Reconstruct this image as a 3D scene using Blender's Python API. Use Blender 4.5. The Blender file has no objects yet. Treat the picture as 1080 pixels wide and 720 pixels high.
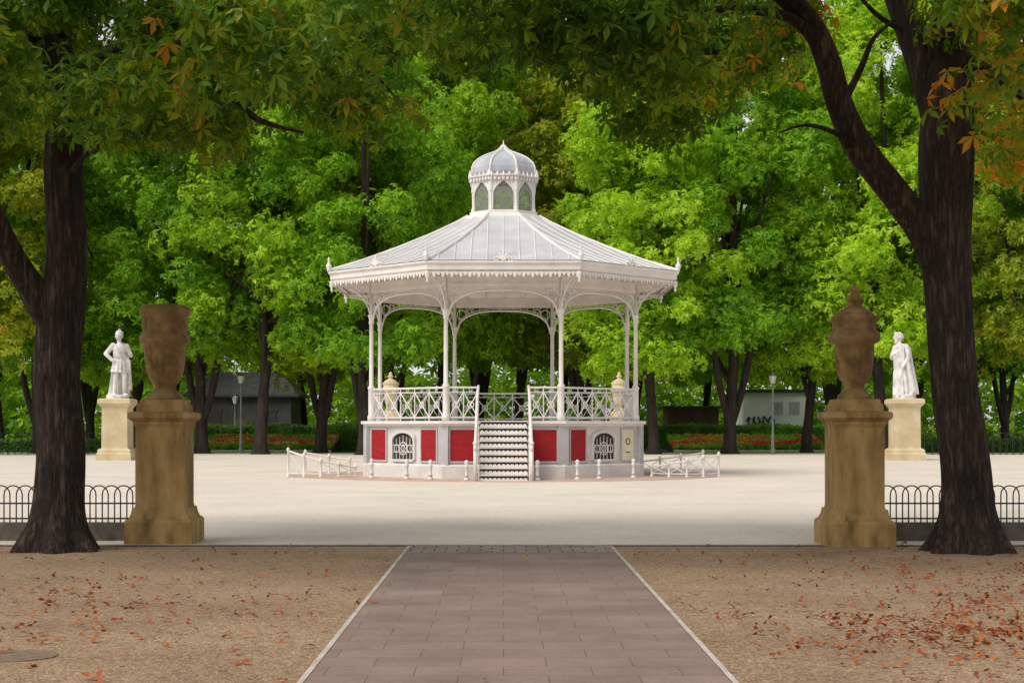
import bpy, math, random
import numpy as np
from mathutils import Matrix, Vector
R = math.radians
rng = np.random.default_rng(7)
random.seed(7)
scene = bpy.context.scene
col = scene.collection
F = 1640.0; CX = 531.0; HY = 451.0; EYE = 1.6
def X(px, d): return (px-CX)*d/F
def Z(py, d): return EYE+(HY-py)*d/F

# ------------------------------------------------------------------ materials
def newmat(name):
    m = bpy.data.materials.new(name); m.use_nodes = True
    nt = m.node_tree; nt.nodes.clear()
    out = nt.nodes.new('ShaderNodeOutputMaterial')
    return m, nt, out
def ramp(nt, fac, stops):
    r = nt.nodes.new('ShaderNodeValToRGB')
    e = r.color_ramp.elements
    while len(e) < len(stops): e.new(0.5)
    for i, (p, c) in enumerate(stops):
        e[i].position = p; e[i].color = (c[0], c[1], c[2], 1)
    nt.links.new(fac, r.inputs[0])
    return r.outputs[0]
def noise(nt, vec, scale, detail=5, rough=.6):
    n = nt.nodes.new('ShaderNodeTexNoise'); n.inputs['Scale'].default_value = scale
    n.inputs['Detail'].default_value = detail; n.inputs['Roughness'].default_value = rough
    nt.links.new(vec, n.inputs['Vector']); return n.outputs['Fac']
def math_n(nt, op, a, b, clamp=False):
    n = nt.nodes.new('ShaderNodeMath'); n.operation = op; n.use_clamp = clamp
    for i, v in enumerate((a, b)):
        if isinstance(v, (int, float)): n.inputs[i].default_value = v
        else: nt.links.new(v, n.inputs[i])
    return n.outputs[0]
def mixc(nt, fac, a, b, mode='MIX'):
    n = nt.nodes.new('ShaderNodeMixRGB'); n.blend_type = mode
    for i, v in enumerate((fac, a, b)):
        if isinstance(v, (int, float)): n.inputs[i].default_value = v
        elif isinstance(v, tuple): n.inputs[i].default_value = (*v, 1)
        else: nt.links.new(v, n.inputs[i])
    return n.outputs[0]
def coords(nt, stretch=(1,1,1), world=False):
    if world:
        g = nt.nodes.new('ShaderNodeNewGeometry'); o = g.outputs['Position']
    else:
        g = nt.nodes.new('ShaderNodeTexCoord'); o = g.outputs['Object']
    mp = nt.nodes.new('ShaderNodeMapping'); mp.inputs['Scale'].default_value = stretch
    nt.links.new(o, mp.inputs['Vector']); return mp.outputs[0]
def princ(nt, out, color, rough=.7, bump=None, bstr=.3, bdist=.02, metal=0, spec=.3):
    p = nt.nodes.new('ShaderNodeBsdfPrincipled')
    if isinstance(color, tuple): p.inputs['Base Color'].default_value = (*color, 1)
    else: nt.links.new(color, p.inputs['Base Color'])
    p.inputs['Roughness'].default_value = rough; p.inputs['Metallic'].default_value = metal
    p.inputs['Specular IOR Level'].default_value = spec
    if bump is not None:
        b = nt.nodes.new('ShaderNodeBump'); b.inputs['Strength'].default_value = bstr; b.inputs['Distance'].default_value = bdist
        nt.links.new(bump, b.inputs['Height']); nt.links.new(b.outputs[0], p.inputs['Normal'])
    nt.links.new(p.outputs[0], out.inputs[0]); return p
def mk(name, stops, scale=4, rough=.7, bscale=40, bstr=.3, bdist=.02, stretch=(1,1,1), metal=0, spec=.3, world=False):
    m, nt, out = newmat(name)
    v = coords(nt, stretch, world)
    if not isinstance(stops[0], tuple) or not isinstance(stops[0][1], tuple):
        n = len(stops); stops = [(.3+.4*i/max(1, n-1), c) for i, c in enumerate(stops)]
    c = ramp(nt, noise(nt, v, scale), stops)
    princ(nt, out, c, rough, noise(nt, v, bscale, 4), bstr, bdist, metal, spec)
    return m
def foliage(name, stops, transl=.35, patch=.35, spec=.25, xg=None):
    m, nt, out = newmat(name)
    g = nt.nodes.new('ShaderNodeNewGeometry')
    oi = nt.nodes.new('ShaderNodeObjectInfo')
    n = noise(nt, g.outputs['Position'], patch, 3)
    f = math_n(nt, 'MULTIPLY', g.outputs['Random Per Island'], .62)
    f = math_n(nt, 'ADD', f, math_n(nt, 'MULTIPLY', math_n(nt, 'SUBTRACT', n, .5), 1.3))
    f = math_n(nt, 'ADD', f, math_n(nt, 'MULTIPLY', oi.outputs['Random'], .22))
    f = math_n(nt, 'ADD', f, .08)
    if xg:
        sx = nt.nodes.new('ShaderNodeSeparateXYZ'); nt.links.new(g.outputs['Position'], sx.inputs[0])
        gx = math_n(nt, 'MULTIPLY', math_n(nt, 'SUBTRACT', sx.outputs[0], xg[0]), 1/xg[1], True)
        f = math_n(nt, 'ADD', f, math_n(nt, 'MULTIPLY', gx, xg[2]))
    c = ramp(nt, f, stops)
    p = nt.nodes.new('ShaderNodeBsdfPrincipled'); nt.links.new(c, p.inputs['Base Color'])
    p.inputs['Roughness'].default_value = .5; p.inputs['Specular IOR Level'].default_value = spec
    t = nt.nodes.new('ShaderNodeBsdfTranslucent')
    c2 = mixc(nt, 1, c, (1.6, 1.4, .6), 'MULTIPLY'); nt.links.new(c2, t.inputs[0])
    mx = nt.nodes.new('ShaderNodeMixShader'); mx.inputs[0].default_value = transl
    nt.links.new(p.outputs[0], mx.inputs[1]); nt.links.new(t.outputs[0], mx.inputs[2]); nt.links.new(mx.outputs[0], out.inputs[0])
    return m

M = {}
M['white'] = mk('white_paint', [(.63,.59,.56), (.79,.76,.73)], 1.5, .45, 30, .08)
M['cream'] = mk('cream_ceiling', [(.74,.66,.59), (.83,.77,.71)], 1.2, .6, 20, .08)
M['offwhite'] = mk('plinth_paint', [(.54,.51,.49), (.70,.66,.63)], 2, .7, 30, .15)
M['greypaint'] = mk('grey_paint', [(.38,.37,.38), (.5,.49,.5)], 2, .6, 30, .1)
M['zinc'] = mk('zinc_roof', [(.42,.425,.44), (.60,.605,.615)], .9, .6, 25, .05, metal=0, spec=.25)
M['dome'] = mk('dome_lead', [(.34,.36,.40), (.52,.54,.58)], 1.6, .5, 25, .06, metal=0, spec=.3)
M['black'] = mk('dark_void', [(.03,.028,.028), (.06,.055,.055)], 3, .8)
M['iron'] = mk('black_iron', [(.012,.012,.013), (.03,.03,.03)], 8, .45, 60, .15)
M['darkstone'] = mk('low_kerb', [(.06,.05,.04), (.17,.145,.12)], 3, .9, 25, .5)
M['sand'] = mk('ochre_sandstone', [(.18,(.06,.038,.018)), (.36,(.24,.15,.055)), (.54,(.43,.275,.105)), (.78,(.58,.41,.20))], 2.2, .9, 32, .8, .03, stretch=(1.8,1.8,.55))
M['urn'] = mk('weathered_urn', [(.24,(.07,.044,.02)), (.45,(.24,.15,.06)), (.74,(.47,.31,.14))], 3.4, .9, 35, .8, .025)
M['pedestal'] = mk('pedestal_stone', [(.44,.35,.20), (.66,.55,.37)], 1.2, .85, 25, .4)
M['marble'] = mk('statue_marble', [(.25,(.36,.34,.32)), (.5,(.66,.64,.62)), (.7,(.8,.78,.76))], 2.2, .7, 14, .4, .03)
def barkmat(name, stops, bd):
    m, nt, out = newmat(name)
    v = coords(nt, (1,1,.16)); v2 = coords(nt)
    n1 = noise(nt, v, 10, 5, .62)
    rg = math_n(nt, 'MULTIPLY', math_n(nt, 'ABSOLUTE', math_n(nt, 'SUBTRACT', n1, .5), 0), 6., True)
    fine = noise(nt, coords(nt,(1,1,.4)), 24, 6, .7)
    hh = math_n(nt,'ADD', rg, math_n(nt,'MULTIPLY', fine, .6))
    c = ramp(nt, math_n(nt,'MULTIPLY', hh, .62), stops)
    c = mixc(nt, 1, c, ramp(nt, noise(nt, v2, 1.4), [(.3,(.6,.58,.56)),(.7,(1.4,1.32,1.22))]), 'MULTIPLY')
    princ(nt, out, c, .95, hh, .9, bd); return m
M['bark'] = barkmat('bark', [(.10,(.013,.009,.007)), (.45,(.044,.031,.023)), (.9,(.105,.078,.058))], .035)
M['barkfar'] = mk('bark_far', [(.016,.011,.009), (.055,.042,.034)], 2, .95, 6, .7, .05, stretch=(2,2,.4))
M['stonestrip'] = mk('pale_edging', [(.40,.35,.30), (.62,.56,.50)], 3, .85, 40, .3, world=True)
M['terracotta'] = mk('pink_paving', [(.44,.30,.24), (.60,.46,.38)], 1.5, .85, 20, .2)
M['soil'] = mk('bed_soil', [(.03,.02,.012), (.07,.05,.03)], 5, .95, 20, .5)
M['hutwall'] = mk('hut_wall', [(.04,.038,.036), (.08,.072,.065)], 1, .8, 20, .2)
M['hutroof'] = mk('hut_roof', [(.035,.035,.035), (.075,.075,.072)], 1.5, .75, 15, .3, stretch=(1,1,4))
M['whitewall'] = mk('white_wall', [(.7,.7,.68), (.84,.84,.82)], .6, .8, 10, .1)
M['brownwood'] = mk('brown_boards', [(.09,.05,.03), (.17,.105,.07)], 2, .8, 10, .3, stretch=(6,6,.6))
M['lamppost'] = mk('lamp_green', [(.16,.2,.18), (.26,.3,.27)], 3, .5, 20, .1)
M['lampglass'] = mk('lamp_glass', [(.55,.55,.5), (.7,.7,.66)], 3, .2, 20, .02)
M['notice'] = mk('cream_notice', [(.64,.58,.40), (.78,.73,.56)], 2, .6)
M['paint'] = mk('spray_paint', [(.02,.02,.025), (.05,.05,.05)], 4, .7)
M['cover'] = mk('drain_iron', [(.16,.115,.08), (.25,.185,.13)], 14, .85, 50, .4)
def brickmat():
    m, nt, out = newmat('red_brick')
    v = coords(nt)
    rot = nt.nodes.new('ShaderNodeMapping'); rot.inputs['Rotation'].default_value = (R(90),0,0); nt.links.new(v, rot.inputs[0])
    b = nt.nodes.new('ShaderNodeTexBrick'); nt.links.new(rot.outputs[0], b.inputs['Vector'])
    b.inputs['Color1'].default_value = (.42,.010,.014,1); b.inputs['Color2'].default_value = (.32,.007,.010,1); b.inputs['Mortar'].default_value = (.20,.012,.014,1)
    b.inputs['Scale'].default_value = 1; b.inputs['Brick Width'].default_value = .24; b.inputs['Row Height'].default_value = .08; b.inputs['Mortar Size'].default_value = .008
    c = mixc(nt, .4, b.outputs[0], ramp(nt, noise(nt, v, 3), [(.3,(.6,.6,.6)), (.7,(1.1,1.1,1.1))]), 'MULTIPLY')
    princ(nt, out, c, .7, b.outputs['Fac'], .3, -.01); return m
M['redbrick'] = brickmat()
def gravelmat(name, c, far, vs=38., bs=.5, fn=((.72,.7,.68),(1.15,1.15,1.15))):
    m, nt, out = newmat(name)
    v = coords(nt, world=True)
    vo = nt.nodes.new('ShaderNodeTexVoronoi'); vo.inputs['Scale'].default_value = vs; nt.links.new(v, vo.inputs['Vector'])
    peb = ramp(nt, vo.outputs['Color'], [(.1, c[0]), (.5, c[1]), (.9, c[2])])
    big = ramp(nt, noise(nt, v, .33, 6, .65), [(.3, far[0]), (.7, far[1])])
    fine = ramp(nt, noise(nt, v, 9, 6, .7), [(.3, fn[0]), (.7, fn[1])])
    cc = mixc(nt, 1, mixc(nt, 1, peb, big, 'MULTIPLY'), fine, 'MULTIPLY')
    princ(nt, out, cc, .95, vo.outputs['Distance'], bs, .01); return m
M['gravel'] = gravelmat('brown_gravel', [(.20,.125,.072), (.37,.255,.16), (.54,.41,.285)], [(.68,.63,.58), (1.1,1.08,1.06)], 62, .35)
M['plaza'] = gravelmat('pale_plaza', [(.68,.60,.52), (.76,.68,.595), (.81,.735,.65)], [(.86,.845,.83), (1.04,1.035,1.03)], 30, .08, ((.90,.89,.88),(1.04,1.04,1.04)))
M['lawn'] = mk('grass', [(.03,.08,.008), (.09,.20,.015)], .7, .95, 6, .5, .05, world=True)
def pathmat():
    m, nt, out = newmat('path_slabs')
    v = coords(nt, world=True)
    b = nt.nodes.new('ShaderNodeTexBrick'); nt.links.new(v, b.inputs['Vector'])
    b.inputs['Color1'].default_value = (.31,.227,.197,1); b.inputs['Color2'].default_value = (.262,.192,.167,1); b.inputs['Mortar'].default_value = (.16,.115,.097,1)
    b.inputs['Scale'].default_value = 1; b.inputs['Brick Width'].default_value = .58; b.inputs['Row Height'].default_value = .40; b.inputs['Mortar Size'].default_value = .005
    b.inputs['Mortar Smooth'].default_value = .4
    st = ramp(nt, noise(nt, v, .9, 7, .7), [(.28,(.7,.68,.67)), (.72,(1.15,1.13,1.12))])
    st2 = ramp(nt, noise(nt, v, 60, 3, .7), [(.3,(.82,.82,.82)), (.7,(1.14,1.14,1.14))])
    c = mixc(nt, 1, mixc(nt, 1, b.outputs[0], st, 'MULTIPLY'), st2, 'MULTIPLY')
    princ(nt, out, c, .75, noise(nt, v, 50, 4), .25, .006); return m
M['path'] = pathmat()
def crossmat():
    m, nt, out = newmat('cross_setts')
    v = coords(nt, world=True)
    b = nt.nodes.new('ShaderNodeTexBrick'); nt.links.new(v, b.inputs['Vector'])
    b.inputs['Color1'].default_value = (.26,.19,.165,1); b.inputs['Color2'].default_value = (.34,.265,.235,1); b.inputs['Mortar'].default_value = (.09,.065,.055,1)
    b.inputs['Scale'].default_value = 1; b.inputs['Brick Width'].default_value = .3; b.inputs['Row Height'].default_value = .3; b.inputs['Mortar Size'].default_value = .012
    princ(nt, out, b.outputs[0], .8, noise(nt, v, 40, 4), .3, .006); return m
M['setts'] = crossmat()
def glassmat():
    m, nt, out = newmat('lantern_glass')
    t = nt.nodes.new('ShaderNodeBsdfTransparent'); t.inputs[0].default_value = (.97,.98,.96,1)
    p = nt.nodes.new('ShaderNodeBsdfPrincipled'); p.inputs['Base Color'].default_value = (.74,.77,.66,1); p.inputs['Roughness'].default_value = .2
    mx = nt.nodes.new('ShaderNodeMixShader'); mx.inputs[0].default_value = .18
    nt.links.new(t.outputs[0], mx.inputs[1]); nt.links.new(p.outputs[0], mx.inputs[2]); nt.links.new(mx.outputs[0], out.inputs[0]); return m
M['glass'] = glassmat()
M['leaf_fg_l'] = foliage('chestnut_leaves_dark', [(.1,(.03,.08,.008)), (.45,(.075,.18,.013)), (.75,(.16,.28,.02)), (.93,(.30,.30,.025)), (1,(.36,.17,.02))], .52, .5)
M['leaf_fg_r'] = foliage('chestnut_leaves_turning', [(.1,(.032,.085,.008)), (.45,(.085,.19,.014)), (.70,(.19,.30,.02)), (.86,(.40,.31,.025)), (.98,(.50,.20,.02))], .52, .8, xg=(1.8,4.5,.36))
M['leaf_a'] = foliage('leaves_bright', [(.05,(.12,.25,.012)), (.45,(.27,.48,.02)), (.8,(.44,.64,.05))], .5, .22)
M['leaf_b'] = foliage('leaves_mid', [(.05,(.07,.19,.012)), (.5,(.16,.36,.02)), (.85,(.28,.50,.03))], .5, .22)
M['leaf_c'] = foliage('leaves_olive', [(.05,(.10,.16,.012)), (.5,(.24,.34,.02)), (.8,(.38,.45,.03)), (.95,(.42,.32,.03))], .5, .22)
M['leaf_far'] = foliage('leaves_far', [(.05,(.10,.22,.012)), (.5,(.21,.40,.02)), (.9,(.36,.55,.035))], .5, .12)
M['hedge'] = foliage('hedge_leaves', [(.1,(.03,.085,.008)), (.5,(.08,.20,.014)), (.9,(.15,.31,.02))], .2, .6)
M['flowers'] = foliage('bed_flowers', [(.1,(.62,.02,.02)), (.5,(.7,.035,.03)), (.68,(.7,.12,.10)), (.82,(.75,.48,.05)), (.95,(.75,.65,.5))], .2, .9)
M['bedgreen'] = foliage('bed_greens', [(.1,(.09,.26,.015)), (.5,(.20,.42,.02)), (.9,(.32,.52,.03))], .3, .9)
M['fallen'] = foliage('dead_leaves', [(.15,(.14,.035,.015)), (.45,(.30,.06,.018)), (.7,(.40,.12,.03)), (.95,(.45,.25,.08))], .1, .5)

# ------------------------------------------------------------------ mesh helpers
class MB:
    def __init__(s): s.v = []; s.f = []; s.M = Matrix.Identity(4)
    def add(s, vs, fs):
        o = len(s.v)
        s.v += [tuple(s.M @ Vector(p)) for p in vs]
        s.f += [tuple(i+o for i in f) for f in fs]
    def box(s, x0, x1, y0, y1, z0, z1):
        s.add([(x0,y0,z0),(x1,y0,z0),(x1,y1,z0),(x0,y1,z0),(x0,y0,z1),(x1,y0,z1),(x1,y1,z1),(x0,y1,z1)],
              [(0,3,2,1),(4,5,6,7),(0,1,5,4),(1,2,6,5),(2,3,7,6),(3,0,4,7)])
    def tube(s, pts, rad, n=8, mod=None):
        pts = [Vector(p) for p in pts]
        if isinstance(rad, (int, float)): rad = [rad]*len(pts)
        up = None; vs = []; fs = []
        for i, p in enumerate(pts):
            t = (pts[min(i+1, len(pts)-1)]-pts[max(i-1, 0)])
            if t.length < 1e-9: t = Vector((0,0,1))
            t.normalize()
            if up is None:
                a = Vector((1,0,0)) if abs(t.x) < .8 else Vector((0,1,0))
                up = (a - t*a.dot(t)).normalized()
            else:
                up = (up - t*up.dot(t)).normalized()
            w = t.cross(up)
            for k in range(n):
                th = 2*math.pi*k/n
                r = rad[i]*(mod(i, th, p) if mod else 1)
                vs.append(p+up*(r*math.cos(th))+w*(r*math.sin(th)))
        for i in range(len(pts)-1):
            for k in range(n):
                a = i*n+k; b = i*n+(k+1) % n
                fs.append((a, b, b+n, a+n))
        fs.append(tuple(range(n))[::-1]); L = (len(pts)-1)*n; fs.append(tuple(L+k for k in range(n)))
        s.add(vs, fs)
    def lathe(s, prof, n=16, phase=0, c=(0,0,0), mod=None, cap=True):
        vs = []; fs = []
        for (r, z) in prof:
            for k in range(n):
                th = phase+2*math.pi*k/n
                q = max(r, .001)*(mod(th, z) if mod else 1)
                vs.append((c[0]+q*math.cos(th), c[1]+q*math.sin(th), c[2]+z))
        for i in range(len(prof)-1):
            for k in range(n):
                a = i*n+k; b = i*n+(k+1) % n
                fs.append((a, b, b+n, a+n))
        if cap:
            fs.append(tuple(range(n))[::-1]); L = (len(prof)-1)*n; fs.append(tuple(L+k for k in range(n)))
        s.add(vs, fs)
    def oct(s, prof, cap=False):
        k = 1/math.cos(math.pi/8)
        s.lathe([(a*k, z) for a, z in prof], 8, R(-112.5), cap=cap)
    def ell(s, c, r, n=12):
        rx, ry, rz = r
        vs = []; fs = []; m = 8
        for i in range(m+1):
            a = -math.pi/2+math.pi*i/m
            q = max(math.cos(a), .02)
            for k in range(n):
                th = 2*math.pi*k/n
                vs.append((c[0]+rx*q*math.cos(th), c[1]+ry*q*math.sin(th), c[2]+rz*math.sin(a)))
        for i in range(m):
            for k in range(n):
                a = i*n+k; b = i*n+(k+1) % n
                fs.append((a, b, b+n, a+n))
        fs.append(tuple(range(n))[::-1]); fs.append(tuple(m*n+k for k in range(n)))
        s.add(vs, fs)
    def cap(s, p0, p1, r0, r1, n=10):
        p0 = Vector(p0); p1 = Vector(p1); t = (p1-p0).normalized()
        pts = []; rad = []
        for a in (-88, -60, -30, 0): pts.append(p0+t*(r0*math.sin(R(a)))); rad.append(r0*math.cos(R(a)))
        for a in (0, 30, 60, 88): pts.append(p1+t*(r1*math.sin(R(a)))); rad.append(r1*math.cos(R(a)))
        s.tube(pts, rad, n)
    def circ(s, c, r, t, ax='y', n=14, a0=0, a1=360):
        pts = []
        for i in range(n+1):
            a = R(a0+(a1-a0)*i/n)
            if ax == 'y': pts.append((c[0]+r*math.cos(a), c[1], c[2]+r*math.sin(a)))
            else: pts.append((c[0], c[1]+r*math.cos(a), c[2]+r*math.sin(a)))
        s.tube(pts, t, 5)
    def build(s, name, mat, parent=None, smooth=False):
        me = bpy.data.meshes.new(name); me.from_pydata(s.v, [], s.f)
        me.materials.append(mat)
        if smooth:
            me.polygons.foreach_set('use_smooth', [True]*len(me.polygons))
        me.update()
        o = bpy.data.objects.new(name, me); col.objects.link(o)
        if parent: o.parent = parent
        return o
def npobj(name, vs, fs, mat, parent=None):
    me = bpy.data.meshes.new(name); me.from_pydata(vs.tolist(), [], fs.tolist()); me.materials.append(mat); me.update()
    o = bpy.data.objects.new(name, me); col.objects.link(o)
    if parent: o.parent = parent
    return o
def tag(o, label=None, cat=None, group=None, kind=None):
    if label: o['label'] = label
    if cat: o['category'] = cat
    if group: o['group'] = group
    if kind: o['kind'] = kind
    return o
def empty(name, loc=(0,0,0), rz=0):
    o = bpy.data.objects.new(name, None); o.location = loc; o.rotation_euler = (0,0,rz); o.empty_display_size = .3
    col.objects.link(o); return o
def copy_tree(o, parent=None):
    c = o.copy(); col.objects.link(c); c.parent = parent
    for ch in list(o.children): copy_tree(ch, c)
    return c
def rot_rep(o, parent, steps):
    for k in steps:
        c = copy_tree(o, parent); c.rotation_euler = (0,0,R(45*k))
def spline(P, sub=6):
    P = np.array(P, float); out = []
    for i in range(len(P)-1):
        p0 = P[max(i-1,0)]; p1 = P[i]; p2 = P[i+1]; p3 = P[min(i+2,len(P)-1)]
        for j in range(sub):
            t = j/sub
            out.append(.5*((2*p1)+(-p0+p2)*t+(2*p0-5*p1+4*p2-p3)*t*t+(-p0+3*p1-3*p2+p3)*t**3))
    out.append(P[-1]); return np.array(out)
def limb(mb, P, n=12, sub=6, wob=.06, flare=False):
    S = spline(P, sub)
    ph = random.random()*6
    def mod(i, th, p):
        q = 1+wob*math.sin(3*th+ph+p.z*.6)+wob*.7*math.sin(7*th+ph*2+p.z*1.3)+wob*.6*math.sin(3.1*p.z+ph+th)
        if n > 20: q += .018*math.sin(17*th+3*math.sin(p.z*1.7))+.015*math.sin(11*th+p.z*2.3)
        if flare and p.z < .9: q += .24*max(0, (.9-p.z)/.9)**2*math.sin(6*th+ph)
        return q
    mb.tube([tuple(s[:3]) for s in S], [max(s[3], .008) for s in S], n, mod)

# ------------------------------------------------------------------ leaves
def unit(a): return a/np.maximum(np.linalg.norm(a, axis=1, keepdims=True), 1e-6)
def whorls(c, nrm, size, nl=5, droop=.35, wid=.38):
    N = len(c); nrm = unit(nrm)
    a = unit(rng.normal(size=(N,3))); u = unit(np.cross(nrm, a)); v = np.cross(nrm, u)
    K = 1+3*nl; V = np.zeros((N, K, 3)); V[:,0] = c
    sz = size*(.7+.6*rng.random((N,1)))
    for j in range(nl):
        th = 2*np.pi*j/nl+rng.normal(0, .18, (N,1))
        d = np.cos(th)*u+np.sin(th)*v
        dr = droop+rng.normal(0, .2, (N,1))
        dn = unit(d*np.cos(dr)-nrm*np.sin(dr))
        L = sz*(.8+.4*rng.random((N,1)))
        sd = unit(np.cross(nrm, dn))*L*wid*.5
        V[:,1+3*j] = c+dn*L*.6+sd
        V[:,2+3*j] = c+dn*L-nrm*L*.14
        V[:,3+3*j] = c+dn*L*.6-sd
    base = (np.arange(N)*K)[:,None]
    Fs = np.concatenate([np.stack([base[:,0], base[:,0]+1+3*j, base[:,0]+2+3*j, base[:,0]+3+3*j], 1) for j in range(nl)])
    return V.reshape(-1,3), Fs
def clump_pts(cl, per, zs=.75, up=.55, a=.3, b=.85):
    n = len(cl); c = np.repeat(cl[:,:3], per, 0); r = np.repeat(cl[:,3:4], per, 0)
    d = rng.normal(size=(n*per,3)); d[:,2] = d[:,2]*.85+.1; d = unit(d)
    p = c+d*r*(a+b*np.sqrt(rng.random((n*per,1))))*np.array([1,1,zs])
    nr = d*.6+np.array([0,0,up])+rng.normal(0,.35,(n*per,3))
    return p, nr

# ------------------------------------------------------------------ ground
def sheet(name, x0, x1, y0, y1, z, mat):
    mb = MB(); mb.add([(x0,y0,z),(x1,y0,z),(x1,y1,z),(x0,y1,z)], [(0,1,2,3)])
    return tag(mb.build(name, mat), kind='structure')
sheet('ground', -700, 700, -300, 1200, 0, M['gravel'])
sheet('plaza', -70, 70, 21.2, 100, .004, M['plaza'])
sheet('lawn', -150, 150, 100, 320, .004, M['lawn'])
PX=.09; PW = 1.34
sheet('path', PX-PW, PX+PW, -12, 19.9, .008, M['path'])
mb = MB()
for s in (-1,1):
    x = PX+s*(PW+.022)
    mb.add([(x-.02,-12,.012),(x+.02,-12,.012),(x+.02,21.0,.012),(x-.02,21.0,.012)], [(0,1,2,3)])
mb.add([(-12,21.05,.014),(12,21.05,.014),(12,21.22,.014),(-12,21.22,.014)], [(0,1,2,3)])
tag(mb.build('path_edging', M['stonestrip']), kind='structure')
sheet('path_threshold', PX-PW, PX+PW, 19.9, 21.05, .010, M['setts'])
mb = MB(); mb.lathe([(7.3,0),(7.3,.02),(.1,.021)], 48, 0, (0,53,0)); tag(mb.build('bandstand_paving', M['terracotta']), kind='structure')
# fallen leaves
fx = np.concatenate([rng.uniform(-10,10,800), rng.normal(4.0,.9,750), rng.normal(5.6,1.2,420), rng.normal(-4.2,1.6,300)])
fy = np.concatenate([rng.uniform(8.5,21,800), rng.normal(12.0,1.1,750), rng.normal(15,2.0,420), rng.normal(13.5,2.2,300)])
keep = (np.abs(fx-PX) > 1.42) | (rng.random(len(fx)) < .05); keep &= fy < 21
fx = fx[keep]; fy = fy[keep]
c = np.stack([fx, fy, rng.uniform(.02,.04,len(fx))], 1)
nr = np.array([0,0,1.])+rng.normal(0,.3,(len(fx),3))
V, Fc = whorls(c, nr, .05, 2, .05, .75)
tag(npobj('fallen_leaves', V, Fc, M['fallen']), 'scattered brown and rust red leaves fallen on the gravel', 'leaves', kind='stuff')

# ------------------------------------------------------------------ bandstand
D0 = 53.0
bs = empty('bandstand', (0, D0, 0))
tag(bs, 'white octagonal bandstand with pale zinc roof, glazed lantern and red brick panels', 'bandstand')
mb = MB(); mb.oct([(4.5,.02),(4.5,1.68)]); mb.build('base_wall', M['offwhite'], bs)
mb = MB(); mb.oct([(4.52,.02),(4.62,.02),(4.62,.40),(4.57,.46),(4.52,.46)]); mb.build('skirting', M['offwhite'], bs)
mb = MB(); mb.oct([(4.4,1.66),(4.60,1.66),(4.60,1.70),(4.68,1.73),(4.68,1.82),(.02,1.82)]); mb.build('floor_slab', M['white'], bs)
mb = MB(); mb.M = Matrix.Rotation(R(-22.5),4,'Z'); mb.box(-.17,.17,-4.93,-4.7,.46,1.66)
p = mb.build('pilaster', M['greypaint'], bs); rot_rep(p, bs, range(1,8))
def panel(u0, u1, z0=.56, z1=1.54, k=0, mat='redbrick', nm='red_panel'):
    m = MB(); m.box(u0,u1,-4.53,-4.49,z0,z1); o = m.build(nm, M[mat], bs); o.rotation_euler = (0,0,R(45*k))
    f = MB(); t=.05
    f.box(u0-t,u0,-4.55,-4.48,z0-t,z1+t); f.box(u1,u1+t,-4.55,-4.48,z0-t,z1+t); f.box(u0,u1,-4.55,-4.48,z1,z1+t); f.box(u0,u1,-4.55,-4.48,z0-t,z0)
    f.build('panel_frame', M['greypaint'], o)
    return o
for s in (-1,1):
    a, b = sorted((s*.84, s*1.66)); panel(a, b)
def window(k):
    m = MB(); w=.5; t=.08
    m.box(-w-t,-w,-4.58,-4.47,.58,1.3); m.box(w,w+t,-4.58,-4.47,.58,1.3); m.box(-w,w,-4.58,-4.47,.52,.6)
    n = 10
    arc = [(w*math.cos(math.pi*i/n), 1.18+.26*math.sin(math.pi*i/n)) for i in range(n+1)]
    arc2 = [((w+t)*math.cos(math.pi*i/n), 1.3+.22*math.sin(math.pi*i/n)) for i in range(n+1)]
    for i in range(n):
        q = [arc[i], arc[i+1], arc2[i+1], arc2[i]]
        m.add([(x,-4.585,z) for x,z in q]+[(x,-4.47,z) for x,z in q], [(0,1,2,3),(0,1,5,4),(3,2,6,7)])
    o = m.build('window', M['offwhite'], bs); o.rotation_euler = (0,0,R(45*k))
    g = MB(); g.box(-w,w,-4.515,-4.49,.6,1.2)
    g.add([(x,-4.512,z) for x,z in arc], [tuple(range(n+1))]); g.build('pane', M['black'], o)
    g = MB(); y=-4.54
    for u in (-.33,-.165,0,.165,.33): g.tube([(u,y,.6),(u,y,1.36-abs(u)*.3)], .014, 5)
    for z in (.82,1.05): g.tube([(-w,y,z),(w,y,z)], .014, 5)
    g.circ((0,y,.94),.2,.02); g.circ((0,y,.94),.09,.018)
    for u in (-.32,.32): g.circ((u,y,.94),.12,.016)
    for a in range(0,360,45): g.tube([(.09*math.cos(R(a)),y,.94+.09*math.sin(R(a))),(.2*math.cos(R(a)),y,.94+.2*math.sin(R(a)))], .012, 4)
    g.build('grille', M['offwhite'], o)
for k in range(1,8):
    window(k)
    panel(-1.56,-.86,k=k)
    if k == 1:
        o = panel(.9,1.5,.56,1.54,1,'notice','notice_panel'); tag(o, 'cream panel with a small dark emblem')
        g = MB(); g.circ((1.2,-4.545,1.16),.10,.012); g.build('emblem', M['hutwall'], o)
        g = MB(); g.box(1.10,1.30,-4.54,-4.531,.80,.83); g.build('emblem_bar', M['hutwall'], o)
    else: panel(.86,1.56,k=k)
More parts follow.
